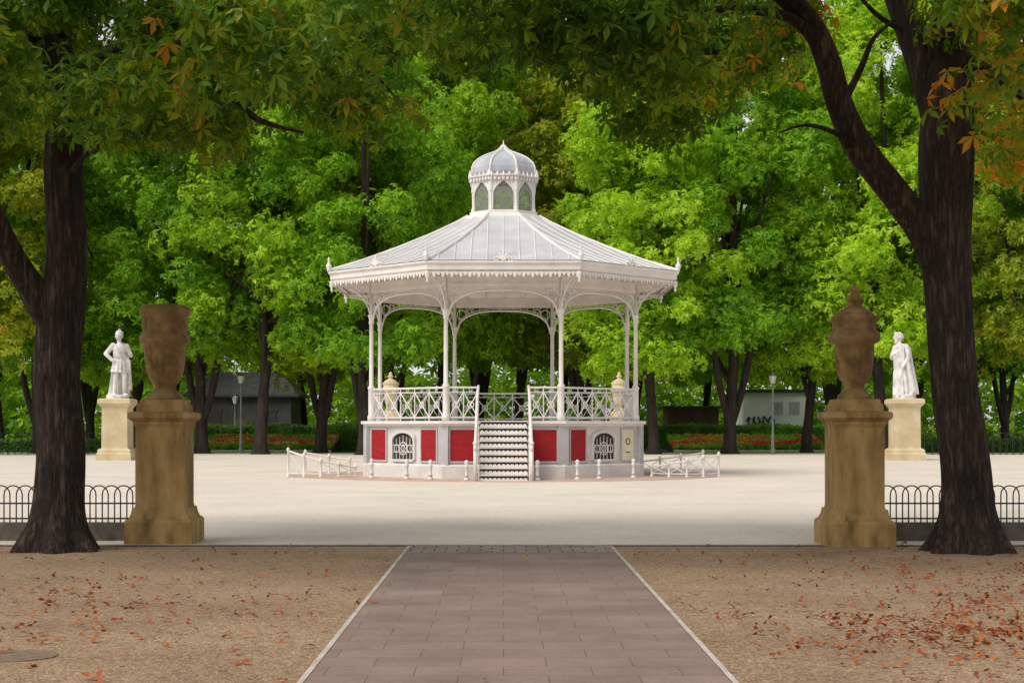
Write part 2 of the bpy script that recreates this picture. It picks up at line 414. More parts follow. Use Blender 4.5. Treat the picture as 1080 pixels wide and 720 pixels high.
# stairs
NS = 9; TD=.22; RH=1.82/NS
for i in range(NS):
    zt = RH*(i+1); yf = -4.68-TD*(NS-1-i)-TD*.9
    m = MB(); m.box(-.74,.74,yf,yf+TD+.06,zt-.035,zt)
    o = m.build('step', M['white'], bs)
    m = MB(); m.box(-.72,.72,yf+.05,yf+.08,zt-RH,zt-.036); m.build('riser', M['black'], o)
    m = MB(); n=11
    for j in range(n):
        u0=-.72+1.44*j/n; u1=u0+1.44/n; um=(u0+u1)/2
        pts=[(u0,zt-RH+.005)]+[(um-(u1-u0)/2*math.cos(math.pi*q/6), zt-RH+.04+.07*math.sin(math.pi*q/6)) for q in range(7)]+[(u1,zt-RH+.005)]
        m.add([(x,yf+.044,z) for x,z in pts], [tuple(range(len(pts)))])
    m.build('riser_ornament', M['cream'], o)
for s in (-1,1):
    m = MB(); y1=-4.68-TD*NS
    m.add([(s*.76,-4.6,1.8),(s*.76,-4.6,1.5),(s*.76,y1,-.0),(s*.76,y1,.22),(s*.80,-4.6,1.8),(s*.80,-4.6,1.5),(s*.80,y1,0),(s*.80,y1,.22)],
          [(0,1,2,3),(4,5,6,7),(0,3,7,4),(1,2,6,5),(3,2,6,7),(0,1,5,4)])
    m.build('stringer', M['white'], bs)
    m = MB()
    m.tube([(s*.78,-4.6,2.90),(s*.80,-5.0,2.66),(s*.84,y1-.05,1.05),(s*.84,y1-.15,.95)], .045, 8)
    m.tube([(s*.78,-4.6,2.35),(s*.84,y1-.05,.55)], .022, 6)
    for i in range(8):
        f=(i+.5)/8; y=-4.65+(y1+4.65)*f; z=1.8+(.1-1.8)*f
        m.tube([(s*.79,y,z),(s*.80,y,z+.92)], .016, 5)
    m.tube([(s*.84,y1-.05,0),(s*.84,y1-.05,1.08)], .055, 8); m.ell((s*.84,y1-.05,1.14),(.075,.075,.075),8)
    m.build('stair_rail', M['white'], bs, True)
# columns
AC = 4.35; RV = AC/math.cos(math.pi/8)
mb = MB(); mb.M = Matrix.Rotation(R(-22.5),4,'Z')
mb.lathe([(.13,1.82),(.13,1.98),(.10,2.02),(.10,2.85),(.12,2.88),(.12,2.93),(.075,2.99),(.068,4.0),(.064,5.0),(.09,5.03),(.09,5.08),(.07,5.12),(.10,5.25),(.12,5.3),(.065,5.33),(.06,6.3)], 12, 0, (0,-RV,0))
c0 = mb.build('column', M['white'], bs, True); rot_rep(c0, bs, range(1,8))
def railing(u0, u1, nb):
    m = MB(); y=-AC
    m.tube([(u0,y,2.86),(u1,y,2.86)], .034, 6); m.tube([(u0,y,2.72),(u1,y,2.72)], .013, 5); m.tube([(u0,y,1.93),(u1,y,1.93)], .022, 5)
    w=(u1-u0)/nb
    for i in range(nb+1): m.tube([(u0+w*i,y,1.82),(u0+w*i,y,2.86)], .018, 5)
    for i in range(nb):
        a=u0+w*i; b=a+w; c=(a+b)/2; zc=2.325
        m.tube([(a,y,1.93),(b,y,2.72)], .019, 5); m.tube([(a,y,2.72),(b,y,1.93)], .019, 5)
        m.circ((c,y,zc),.10,.016,n=10)
        m.circ((c,y,2.79),.05,.01,n=8)
    return m.build('railing_panel', M['white'], bs)
h = AC*math.tan(math.pi/8)
railing(-h+.1,-.8,2); railing(.8,h-.1,2)
r0 = railing(-h+.1,h-.1,5); r0.rotation_euler=(0,0,R(45)); rot_rep(r0, bs, range(2,8))
# arched friezes
m = MB(); y=-AC
def az(u): return 5.08+.82*math.sqrt(max(0,1-abs(u/(h-.06))**3))
us=[-(h-.06)+2*(h-.06)*i/28 for i in range(29)]
m.tube([(u,y,az(u)) for u in us], .033, 6); m.tube([(u,y,az(u)+.08) for u in us if abs(u)<h-.1], .012, 5)
m.box(-h+.05,h-.05,y-.05,y+.05,6.02,6.14)
for u in us[1:-1:2]: m.tube([(u,y,az(u)),(u,y,6.02)], .010, 4)
for s in (-1,1):
    m.circ((s*(h-.26),y,5.76),.17,.016); m.circ((s*(h-.55),y,5.89),.08,.014)
m.box(-h+.05,h-.05,y-.035,y+.035,6.142,6.36)
fz = m.build('arched_frieze', M['white'], bs); rot_rep(fz, bs, range(1,8))
# brackets
AE = 5.62; k8=1/math.cos(math.pi/8)
m = MB(); m.M = Matrix.Rotation(R(-22.5),4,'Z')
RE = AE*k8
pts=[]
for i in range(11):
    a=R(90*i/10); pts.append((0,-RV-.05-(RE-RV-.2)*(1-math.cos(a)),5.25+.98*math.sin(a)))
m.tube(pts,.024,6); m.tube([(0,-RV,6.22),(0,-RE+.1,6.30)],.03,6)
m.circ((0,-RV-.25,6.0),.15,.014,'x'); m.circ((0,-RV-.58,6.12),.08,.012,'x')
for sg in (-1,1):
    m.tube([(0,-RV,5.6),(sg*.12,-RV-.3,5.97),(sg*.3,-RV-.75,6.28)],.013,5)
br = m.build('bracket', M['white'], bs); rot_rep(br, bs, range(1,8))
# eave, ceiling, roof
mb = MB(); mb.oct([(AE-.12,6.37),(AE-.01,6.37),(AE-.01,6.41),(AE+.03,6.43),(AE+.03,6.57),(AE+.08,6.60),(AE+.10,6.63),(AE+.10,6.68),(AE-.05,6.70)]); mb.build('eave_fascia', M['white'], bs)
mb = MB(); mb.oct([(AE-.1,6.44),(4.3,6.52),(1.2,6.70),(.02,6.72)]); mb.build('ceiling', M['cream'], bs)
m = MB()
for u in [(-2.1+.7*i) for i in range(7)]:
    m.box(u-.03,u+.03,-5.48,-max(abs(u)/math.tan(R(22.5)),1.0)-.02,6.38,6.47)
m.box(-2.2,2.2,-5.36,-5.30,6.40,6.46)
ra = m.build('rafters', M['white'], bs); rot_rep(ra, bs, range(1,8))
m = MB(); he = AE*math.tan(R(22.5)); n=34
bot=[]
for i in range(n):
    u0=-he+2*he*i/n; u1=u0+2*he/n; um=(u0+u1)/2; dz=.15 if i%2 else .09
    bot += [(u0,6.35),(um-(u1-u0)*.22,6.33-dz*.7),(um,6.33-dz),(um+(u1-u0)*.22,6.33-dz*.7)]
bot.append((he,6.35)); nb=len(bot)
vs=[(x,-AE+.01,z) for x,z in bot]+[(x,-AE+.01,6.40) for x,z in bot]
m.add(vs,[(i,i+1,nb+i+1,nb+i) for i in range(nb-1)])
va = m.build('valance', M['white'], bs); rot_rep(va, bs, range(1,8))
rp=[(AE+.05,6.705),(4.6,7.08),(3.5,7.54),(2.4,8.05),(1.6,8.47),(1.2,8.72)]
mb = MB(); mb.oct(rp); roof = mb.build('roof', M['zinc'], bs)
mb = MB(); mb.M = Matrix.Rotation(R(-22.5),4,'Z')
mb.tube([(0,-a*k8,z+.02) for a,z in rp], .06, 6); hr = mb.build('hip_rib', M['white'], roof)
for k in range(1,8):
    q=hr.copy(); col.objects.link(q); q.parent=roof; q.rotation_euler=(0,0,R(45*k))
def roofz(a):
    for (a0,z0),(a1,z1) in zip(rp,rp[1:]):
        if a1<=a<=a0: return z0+(z1-z0)*(a0-a)/(a0-a1)
    return rp[-1][1]
m = MB()
for i in range(-4,5):
    u=i*.5; amin=max(1.22,abs(u)/math.tan(R(22.5))+.03)
    aa=[5.66]+[a for a,z in rp[1:-1] if a>amin]+[amin]
    m.tube([(u,-a,roofz(a)+.012) for a in aa], .022, 4)
ss = m.build('standing_seams', M['white'], roof)
for k in range(1,8):
    q=ss.copy(); col.objects.link(q); q.parent=roof; q.rotation_euler=(0,0,R(45*k))
RF=(AE+.07)*k8
m = MB(); m.M=Matrix.Rotation(R(-22.5),4,'Z')
m.lathe([(.07,6.69),(.05,6.74),(.09,6.82),(.10,6.88),(.05,6.94),(.03,7.02),(.045,7.06),(.01,7.16)],8,0,(0,-RF,0))
ac=m.build('corner_finial', M['white'], bs, True); rot_rep(ac, bs, range(1,8))
m = MB(); m.M=Matrix.Rotation(R(-22.5),4,'Z')
m.lathe([(.01,6.02),(.05,6.08),(.03,6.14),(.08,6.22),(.06,6.30),(.09,6.37)],8,0,(0,-RF+.1,0))
ac=m.build('eave_pendant', M['white'], bs, True); rot_rep(ac, bs, range(1,8))
m = MB(); yy=-AE-.07
for a,L in ((90,.30),(60,.24),(120,.24),(32,.2),(148,.2)):
    dx=math.cos(R(a)); dz=math.sin(R(a))
    m.cap((0,yy,6.7),(dx*L,yy,6.7+dz*L),.05,.03,8)
m.circ((-.22,yy,6.73),.06,.02); m.circ((.22,yy,6.73),.06,.02)
ac=m.build('eave_ornament', M['white'], bs, True); rot_rep(ac, bs, range(1,8))
# lantern
lan = empty('lantern'); lan.parent = bs
mb = MB(); mb.oct([(1.34,8.62),(1.30,8.70),(1.14,8.78),(1.14,8.86),(1.06,8.89),(.9,8.89)]); mb.build('lantern_sill', M['white'], lan)
mb = MB(); mb.oct([(1.18,8.735),(.02,8.75)]); mb.build('lantern_floor', M['offwhite'], lan)
al=1.02; hl=al*math.tan(R(22.5)); ZB=8.88; ZT=9.98
m = MB(); m.M=Matrix.Rotation(R(-22.5),4,'Z'); m.lathe([(.075,ZB),(.075,ZB+.08),(.045,ZB+.12),(.045,9.5),(.07,9.54),(.07,ZT)],8,0,(0,-al*k8,0))
q=m.build('lantern_post', M['white'], lan)
for k in range(1,8):
    c=q.copy(); col.objects.link(c); c.parent=lan; c.rotation_euler=(0,0,R(45*k))
m = MB(); n=14; w=.355
A=[(w*(1-2*i/n), 9.46+.46*max(0,1-abs(1-2*i/n))**.6) for i in range(n+1)]
for yo in (-al-.02,-al+.05):
    for i in range(n):
        m.add([(A[i][0],yo,A[i][1]),(A[i+1][0],yo,A[i+1][1]),(A[i+1][0],yo,ZT),(A[i][0],yo,ZT)],[(0,1,2,3)])
    for s in (-1,1): m.add([(s*w,yo,ZB),(s*hl,yo,ZB),(s*hl,yo,ZT),(s*w,yo,ZT)],[(0,1,2,3)])
m.tube([(A[i][0],-al-.02,A[i][1]) for i in range(n+1)],.022,5)
for s in (-1,1): m.tube([(s*w,-al-.02,ZB),(s*w,-al-.02,9.48)],.018,5)
for i in range(1,n):
    m.ell((A[i][0],-al-.03,A[i][1]-.03),(.025,.02,.03),6)
lw=m.build('lantern_window', M['white'], lan)
for k in range(1,8):
    c=lw.copy(); col.objects.link(c); c.parent=lan; c.rotation_euler=(0,0,R(45*k))
m = MB(); m.oct([(al-.03,ZB),(al-.03,9.95)]); m.build('lantern_glass', M['glass'], lan)
m = MB(); m.oct([(1.0,9.96),(1.1,9.96),(1.1,10.0),(1.17,10.03),(1.17,10.07),(1.05,10.09),(.9,10.09)])
for k in range(8):
    m.M=Matrix.Rotation(R(45*k),4,'Z')
    for i in range(5):
        u=-.4+.2*i; m.cap((u,-1.14,10.05),(u,-1.14,10.17),.06,.012,6)
    for i in range(7):
        u=-.42+.14*i; m.ell((u,-1.12,9.94),(.055,.025,.07),6)
    m.M=Matrix.Rotation(R(45*k-22.5),4,'Z'); m.cap((0,-1.22,10.06),(0,-1.22,10.28),.07,.015,8)
m.M=Matrix.Identity(4)
m.build('lantern_cornice', M['white'], lan)
dp=[(1.0,10.07),(1.06,10.20),(1.06,10.37),(.99,10.54),(.84,10.69),(.65,10.81),(.45,10.90),(.28,10.97),(.16,11.05),(.09,11.13),(.05,11.19)]
m = MB(); m.oct(dp+[(.02,11.195)]); dm=m.build('dome', M['dome'], lan)
m = MB(); m.M=Matrix.Rotation(R(-22.5),4,'Z'); m.tube([(0,-a*k8,z+.01) for a,z in dp],.038,6); q=m.build('dome_rib', M['white'], dm)
for k in range(1,8):
    c=q.copy(); col.objects.link(c); c.parent=dm; c.rotation_euler=(0,0,R(45*k))
m = MB(); m.lathe([(.12,11.05),(.12,11.08),(.07,11.12),(.05,11.16),(.085,11.19),(.085,11.22),(.03,11.25),(.02,11.32),(.006,11.40)],10); m.build('finial', M['white'], lan, True)

# ------------------------------------------------------------------ bollards, ramp railings
def bollard():
    o=empty('bollard')
    m=MB(); m.lathe([(.085,0),(.085,.05),(.05,.08),(.045,.38),(.07,.41),(.07,.44),(.04,.47),(.065,.53),(.06,.58),(.01,.62)],10); m.build('post', M['white'], o, True)
    m=MB(); m.lathe([(.06,.10),(.064,.11),(.064,.15),(.06,.16)],10); m.build('collar', M['greypaint'], o, True)
    return o
bl=[(492,46.7,'white bollard just left of the foot of the bandstand stairs'),(567,46.7,'white bollard just right of the foot of the bandstand stairs'),
    (454,47.3,'white bollard in front of the red panel at the left front corner of the bandstand'),(609,47.3,'white bollard in front of the right front corner of the bandstand'),
    (429,48.0,'white bollard in front of the left grilled window of the bandstand'),(632,48.0,'white bollard in front of the right grilled window of the bandstand'),
    (392,49.0,'white bollard before the leftmost red panel, beside the left ramp railing'),(668,49.0,'white bollard before the cream panel, beside the right ramp railing')]
b0=bollard()
for i,(px,d,lb) in enumerate(bl):
    o=b0 if i==0 else copy_tree(b0)
    o.location=(X(px,d),d,.02); tag(o,lb,'bollard','white bollards around the bandstand')
def ramp_rail(P, lb):
    o=empty('ramp_railing',(P[0][0],P[0][1],0)); B=Vector((P[0][0],P[0][1],0))
    for (x,y,h) in P:
        m=MB(); m.lathe([(.06,0),(.06,.06),(.035,.1),(.035,h-.06),(.055,h-.04),(.05,h+.03),(.01,h+.08)],8,0,(x-B.x,y-B.y,.0)); m.build('post', M['white'], o, True)
    m=MB()
    for (x0,y0,h0),(x1,y1,h1) in zip(P,P[1:]):
        a=Vector((x0,y0,0))-B; b=Vector((x1,y1,0))-B
        m.tube([a+Vector((0,0,h0-.04)),b+Vector((0,0,h1-.04))],.03,6); m.tube([a+Vector((0,0,.13)),b+Vector((0,0,.13))],.02,5)
        m.tube([a+Vector((0,0,.13)),b+Vector((0,0,h1-.06))],.012,5); m.tube([a+Vector((0,0,h0-.06)),b+Vector((0,0,.13))],.012,5)
    m.build('rails', M['white'], o)
    return tag(o,lb,'railing','low ramp railings')
ramp_rail([(-6.95,50.2,.90),(-6.4,49.9,.74),(-5.85,49.8,.58),(-5.3,50.0,.46),(-4.8,50.4,.36)],'low white iron railing sloping down along the ramp left of the bandstand')
ramp_rail([(-6.7,52.6,.80),(-5.9,52.6,.66),(-5.2,52.6,.55),(-4.68,52.6,.5)],'short white railing of the left ramp, behind the sloping one')
ramp_rail([(6.95,50.2,.76),(6.4,49.8,.68),(5.85,49.6,.58),(5.3,49.8,.48),(4.8,50.3,.38)],'low white iron railing sloping down along the right side of the bandstand')
ramp_rail([(6.75,52.6,.80),(6.0,52.6,.68),(5.3,52.6,.58),(4.68,52.6,.5)],'short white railing of the right ramp, behind the front one')

# ------------------------------------------------------------------ gate pillars
q2=math.sqrt(2)
def sq(m, prof): m.lathe([(hw*q2,z) for hw,z in prof],4,R(45))
UL=[(.25,1.98),(.25,2.04),(.21,2.07),(.155,2.13),(.15,2.19),(.20,2.27),(.25,2.40),(.275,2.58),(.285,2.74),(.34,2.78),(.35,2.83),(.34,2.88),(.305,2.91),(.295,2.96),(.295,3.10),(.315,3.14),(.345,3.17),(.352,3.21),(.352,3.26),(.31,3.29),(.26,3.31),(.001,3.31)]
UR=[(.23,1.98),(.23,2.04),(.19,2.07),(.14,2.12),(.135,2.18),(.19,2.26),(.235,2.40),(.255,2.58),(.265,2.74),(.34,2.78),(.35,2.84),(.34,2.90),(.295,2.93),(.285,3.04),(.31,3.07),(.315,3.12),(.25,3.15),(.001,3.16)]
def pillar(loc, urn, lid, lb, grp, s=1, ms='sand', mu='urn'):
    o=empty('gate_pillar',loc); o.scale=(s,s,s)
    m=MB(); sq(m,[(.46,-.02),(.46,.31),(.445,.34),(.41,.36),(.385,.42),(.37,.5)]); m.build('plinth',M[ms],o)
    m=MB(); sq(m,[(.345,.49),(.335,.55),(.335,1.6),(.345,1.63)]); m.build('shaft',M[ms],o)
    m=MB(); sq(m,[(.345,1.62),(.36,1.65),(.36,1.68),(.405,1.72),(.425,1.735),(.425,1.80),(.40,1.815),(.325,1.83),(.32,1.91),(.30,1.93),(.28,1.99),(.001,1.995)]); m.build('cornice',M[ms],o)
    def md(th,z): return 1+(.08*(abs(math.sin(9*th))-.5) if 2.22<z<2.72 else (.05*math.sin(14*th) if 2.95<z<3.11 else 0))
    m=MB(); m.lathe(urn,90,0,mod=md); u=m.build('urn',M[mu],o,True)
    if lid:
        m=MB(); m.lathe([(.26,3.14),(.24,3.19),(.14,3.24),(.08,3.28),(.07,3.31),(.11,3.34),(.12,3.38),(.075,3.42),(.05,3.44),(.075,3.47),(.07,3.50),(.03,3.54),(.001,3.56)],20); m.build('lid',M[mu],u,True)
    return tag(o,lb,'pillar',grp)
pillar((X(174,21.7),21.7,0),UL,False,'ochre stone gate pillar with open urn, beside the left foreground tree','stone gate pillars')
pillar((X(901,21.3),21.3,0),UR,True,'ochre stone gate pillar with lidded urn, beside the right foreground tree','stone gate pillars')
pillar((X(412,74),74,0),UR,True,'pale urn topped pillar seen behind the left side of the bandstand railing','stone gate pillars',1.2,'pedestal','pedestal')
pillar((X(653,74),74,0),UR,True,'pale urn topped pillar seen behind the right side of the bandstand railing','stone gate pillars',1.2,'pedestal','pedestal')

# ------------------------------------------------------------------ hooped fences and kerbs
def hoop_fence(x0,x1,y,zb,hh,w,lb,post_gap,grp,t=.011,step=None):
    o=empty('hoop_fence',(x0,y,zb)); L=x1-x0; step=step or w/2
    m=MB(); n=int((L-w)/step)
    for i in range(n+1):
        a=i*step+.01; r=w/2
        pts=[(a,0,0),(a,0,hh-r)]+[(a+r-r*math.cos(math.pi*j/8),0,hh-r+r*math.sin(math.pi*j/8)) for j in range(1,8)]+[(a+w,0,hh-r),(a+w,0,0)]
        m.tube(pts,t,5)
    m.build('hoops',M['iron'],o)
    for z in (.05,hh*.5):
        m=MB(); m.box(0,L,-.012,.012,z,z+.022); m.build('rail',M['iron'],o)
    k=max(1,int(L/post_gap))
    for i in range(k+1):
        m=MB(); x=L*i/k; m.lathe([(.02,0),(.02,hh+.01),(.026,hh+.03),(.005,hh+.06)],8,0,(x,0,0)); m.build('post',M['iron'],o)
    return tag(o,lb,'fence',grp)
for s,(x0,x1),side in ((-1,(-14,-4.95),'left'),(1,(5.1,14),'right')):
    m=MB(); m.box(x0,x1,22.0,22.3,-.02,.25); tag(m.build('kerb_wall',M['darkstone']),'dark low stone kerb under the hooped fence on the %s'%side,'kerb')
    hoop_fence(x0+.05,x1-.05,22.15,.25,.53,.26,'low black hooped iron fence on the kerb behind the %s foreground tree'%side,2.6,'near hooped fences',.010,.175)
hoop_fence(X(-90,94),X(107,94),94,0,1.3,.5,'far black iron fence left of the left statue',2.5,'far iron fences',.022,.4)
hoop_fence(X(142,96),X(204,96),96,0,1.2,.5,'far black iron fence between the left statue and the flower bed',2.5,'far iron fences',.022,.4)
hoop_fence(X(975,92),X(1180,92),92,0,1.3,.5,'far black iron fence right of the right statue',2.5,'far iron fences',.022,.4)

# ------------------------------------------------------------------ statues
def statue(loc, lb, warrior, rz, lean):
    o=empty('statue',loc); tag(o,lb,'statue','marble statues on pedestals')
    m=MB(); sq(m,[(.86,0),(.86,.32),(.80,.38),(.80,.5),(.72,.58)]); m.build('pedestal_base',M['pedestal'],o)
    m=MB(); sq(m,[(.66,.57),(.64,.65),(.62,2.55),(.64,2.62)]); m.build('pedestal_shaft',M['pedestal'],o)
    m=MB(); sq(m,[(.64,2.6),(.70,2.68),(.78,2.78),(.80,2.8),(.80,2.98),(.70,3.04),(.001,3.05)]); m.build('pedestal_cap',M['pedestal'],o)
    m=MB(); m.M=Matrix.Translation((0,0,3.04))@Matrix.Rotation(lean,4,'Y')@Matrix.Rotation(rz,4,'Z')@Matrix.Diagonal((.86,.86,1,1))
    m.lathe([(.66,-.06),(.66,.16),(.55,.2)],12)
    H=.18
    if warrior:
        m.cap((-.20,-.02,H+.08),(-.17,-.06,H+.85),.11,.15); m.cap((-.17,-.06,H+.85),(-.10,0,H+1.6),.15,.23)
        m.cap((.36,-.02,H+.08),(.27,-.34,H+.85),.11,.15); m.cap((.27,-.34,H+.85),(.14,0,H+1.6),.15,.23)
        m.cap((-.20,-.02,H+.04),(-.26,-.30,H+.02),.10,.07); m.cap((.36,-.04,H+.04),(.46,-.30,H+.02),.10,.07)
        m.lathe([(.48,H+1.12),(.42,H+1.35),(.34,H+1.65),(.30,H+1.75)],24,0,mod=lambda th,z:1+.09*math.sin(11*th))
        m.ell((-.04,-.02,H+2.1),(.38,.27,.5)); m.ell((-.06,-.1,H+2.3),(.38,.25,.28))
        m.lathe([(.62,H-.02),(.54,H+.5),(.46,H+1.2),(.42,H+1.9),(.34,H+2.45),(.2,H+2.6)],28,0,(.14,.24,0),mod=lambda th,z:(1+.17*math.sin(8*th+z))*(1 if math.sin(th)>-.2 else .3))
        for j in range(5): m.cap((-.42+.04*j,-.22-.03*j,H+2.5-.05*j),(.5,-.10-.02*j,H+1.75-.16*j),.06,.05,8)
        m.cap((.5,-.1,H+1.7),(.66,.05,H+.4),.12,.16); m.cap((.42,.05,H+1.6),(.52,.15,H+.3),.10,.16)
        m.cap((-.42,0,H+2.42),(-.80,.05,H+2.0),.16,.12); m.cap((-.80,.05,H+2.0),(-.48,-.22,H+1.70),.12,.09)
        m.cap((.36,0,H+2.42),(.60,-.14,H+2.0),.16,.12); m.cap((.60,-.14,H+2.0),(.36,-.44,H+2.28),.12,.09)
        hands=[((-.48,-.22,H+1.70),(.9,-.1,-.3)),((.36,-.44,H+2.28),(-.6,-.3,.6))]
        hx,hy,hz=-.10,-.02,H+2.92; yaw=-.5
        m.cap((-.05,0,H+2.5),(hx,-.03,H+2.75),.14,.13)
    else:
        pr=[(.56,H-.02),(.52,H+.3),(.46,H+.9),(.41,H+1.5),(.36,H+1.9),(.36,H+2.2),(.32,H+2.4),(.2,H+2.55)]
        m.lathe(pr,44,0,mod=lambda th,z:1+.13*math.sin(9*th+1.1*z)+.07*math.sin(17*th-1.6*z))
        m.lathe([(.5,H-.02),(.46,H+.5),(.34,H+1.3),(.24,H+2.2),(.12,H+2.5)],30,0,(.22,.22,0),mod=lambda th,z:1+.17*math.sin(7*th+z))
        m.ell((-.05,-.04,H+2.12),(.36,.26,.42))
        for j in range(8): m.cap((-.38+.02*j,-.24-.02*j,H+1.0+.13*j),(.40,-.24,H+1.85+.08*j),.055,.04,8)
        for j in range(4): m.cap((-.30+.18*j,-.38,H+1.2-.1*j),(-.36+.22*j,-.48,H+.05),.05,.075,8)
        m.cap((.16,-.2,H+1.2),(.10,-.46,H+.85),.2,.14); m.cap((.10,-.46,H+.85),(.14,-.4,H+.1),.14,.15)
        m.cap((-.38,0,H+2.38),(-.60,-.08,H+1.9),.15,.13); m.cap((-.60,-.08,H+1.9),(-.22,-.38,H+2.06),.12,.08)
        m.cap((.34,0,H+2.38),(.54,-.02,H+1.85),.15,.14); m.cap((.54,-.02,H+1.85),(.44,-.34,H+1.5),.13,.09)
        m.cap((.48,-.1,H+1.6),(.60,.08,H+.2),.13,.19)
        hands=[((-.22,-.38,H+2.06),(.9,-.2,.3)),((.44,-.34,H+1.5),(-.3,-.6,-.6))]
        m.cap((-.24,-.40,H+.08),(-.26,-.60,H+.03),.10,.08); m.cap((.15,-.44,H+.08),(.15,-.64,H+.03),.10,.08)
        hx,hy,hz=-.08,-.03,H+2.88; yaw=-.4
        m.cap((-.03,0,H+2.45),(hx,-.03,H+2.7),.14,.13)
    keep=m.M.copy(); m.M=keep@Matrix.Translation((hx,hy,hz))@Matrix.Rotation(yaw,4,'Z')@Matrix.Diagonal((1.08,1.08,1,1))
    m.ell((0,-.02,0),(.185,.215,.25))
    if warrior:
        m.ell((0,0,.12),(.215,.25,.17))
        for j in range(8):
            a=R(0+22*j); m.ell((0,.06-.26*math.cos(a),.10+.20*math.sin(a)),(.045,.08,.08),8)
        m.ell((0,-.22,.06),(.15,.06,.03),8)
    else:
        m.ell((0,.06,.02),(.215,.21,.25)); m.ell((0,-.14,-.2),(.12,.09,.15))
        for j in range(10):
            a=R(36*j); m.ell((.19*math.cos(a),.05+.19*math.sin(a),.10-.1*math.sin(a)),(.06,.06,.09),6)
    m.cap((-.10,-.205,.03),(.10,-.205,.03),.035,.035,6); m.cap((0,-.215,.02),(0,-.27,-.07),.025,.04,6); m.cap((-.05,-.205,-.13),(.05,-.205,-.13),.025,.025,6)
    for s in (-1,1): m.ell((s*.19,.01,-.02),(.035,.06,.08),6)
    m.M=keep
    for (hp,dr) in hands:
        hp=Vector(hp); dr=Vector(dr).normalized(); sd=dr.cross(Vector((0,0,1))).normalized(); upv=sd.cross(dr)
        m.cap(hp,hp+dr*.14,.085,.08,8)
        for j,L in enumerate((.13,.16,.15,.11)):
            b=hp+dr*.16+upv*(.06-.04*j); m.cap(b,b+dr*L*.6-sd*.02,.026,.024,6); m.cap(b+dr*L*.6-sd*.02,b+dr*L-sd*.06,.024,.02,6)
        m.cap(hp+upv*.07+dr*.03,hp+upv*.12+dr*.13,.03,.024,6)
    f=m.build('figure',M['marble'],o,True)
    rm=f.modifiers.new('remesh','REMESH'); rm.mode='VOXEL'; rm.voxel_size=.024; rm.use_smooth_shade=True
    sm=f.modifiers.new('smooth','SMOOTH'); sm.factor=.5; sm.iterations=2
    return o
statue((X(124,77),77,0),'white marble statue of a helmeted warrior on a stone pedestal, beyond the left pillar',True,R(28),R(3))
statue((X(954,77),77,0),'white marble statue of a bareheaded robed figure on a stone pedestal, beyond the right pillar',False,R(-52),R(-4.5))

# ------------------------------------------------------------------ street lamps
def lamp(px,d,h,lb):
    o=empty('street_lamp',(X(px,d),d,0)); tag(o,lb,'street lamp','park lamp posts')
    m=MB(); m.lathe([(.16,0),(.16,.25),(.10,.35),(.085,1.2),(.07,1.25),(.06,h-.75),(.09,h-.72),(.05,h-.68),(.05,h-.6)],10); m.build('post',M['lamppost'],o,True)
    m=MB(); m.lathe([(.13,h-.6),(.24,h-.15)],6); m.build('lamp_shade',M['lampglass'],o)
    m=MB(); m.lathe([(.28,h-.15),(.26,h-.10),(.12,h-.02),(.05,h+.04),(.01,h+.14)],6); m.build('cap',M['lamppost'],o)
lamp(254,98,5.0,'tall park lamp in front of the flower bed on the left')
lamp(248,128,4.2,'smaller distant lamp seen beside the hut wall on the left')
lamp(815,95,4.9,'tall park lamp in front of the flower bed on the right')

# ------------------------------------------------------------------ hedges, flower beds
def hedge(px0,px1,d,dep,h,lb,n=3200):
    x0=X(px0,d); x1=X(px1,d); o=empty('hedge',((x0+x1)/2,d,0)); L=x1-x0
    m=MB(); m.box(-L/2+.1,L/2-.1,.1,dep-.1,0,h-.12); m.build('core',M['hedge'],o)
    p=rng.random((n,3))*np.array([L,dep,h])-np.array([L/2,0,0]); sidx=rng.integers(0,4,n)
    p[sidx<2,1]=rng.uniform(-.1,.15,(sidx<2).sum()); p[sidx==2,2]=h+rng.uniform(-.15,.1,(sidx==2).sum()); p[sidx==3,0]=np.sign(p[sidx==3,0])*L/2
    p[:,2]*=1+.05*np.sin(p[:,0]*1.1)
    nr=np.array([0,-.6,.6])+rng.normal(0,.5,(n,3))
    V,Fs=whorls(p,nr,.15,4,.2,.5); npobj('leaves',V,Fs,M['hedge'],o)
    return tag(o,lb,'hedge','clipped hedges')
hedge(150,384,118,2,1.75,'clipped dark hedge behind the left flower bed',5200)
hedge(676,905,118,2,1.75,'clipped dark hedge behind the right flower bed',5200)
hedge(-80,104,104,2.5,.75,'low clipped hedge behind the far fence at the left edge',3600)
hedge(965,1170,102,2.5,.75,'low clipped hedge behind the far fence at the right edge',3600)
hedge(346,392,108,1.5,1.5,'short clump of hedge between the left flower bed and the bandstand',1500)
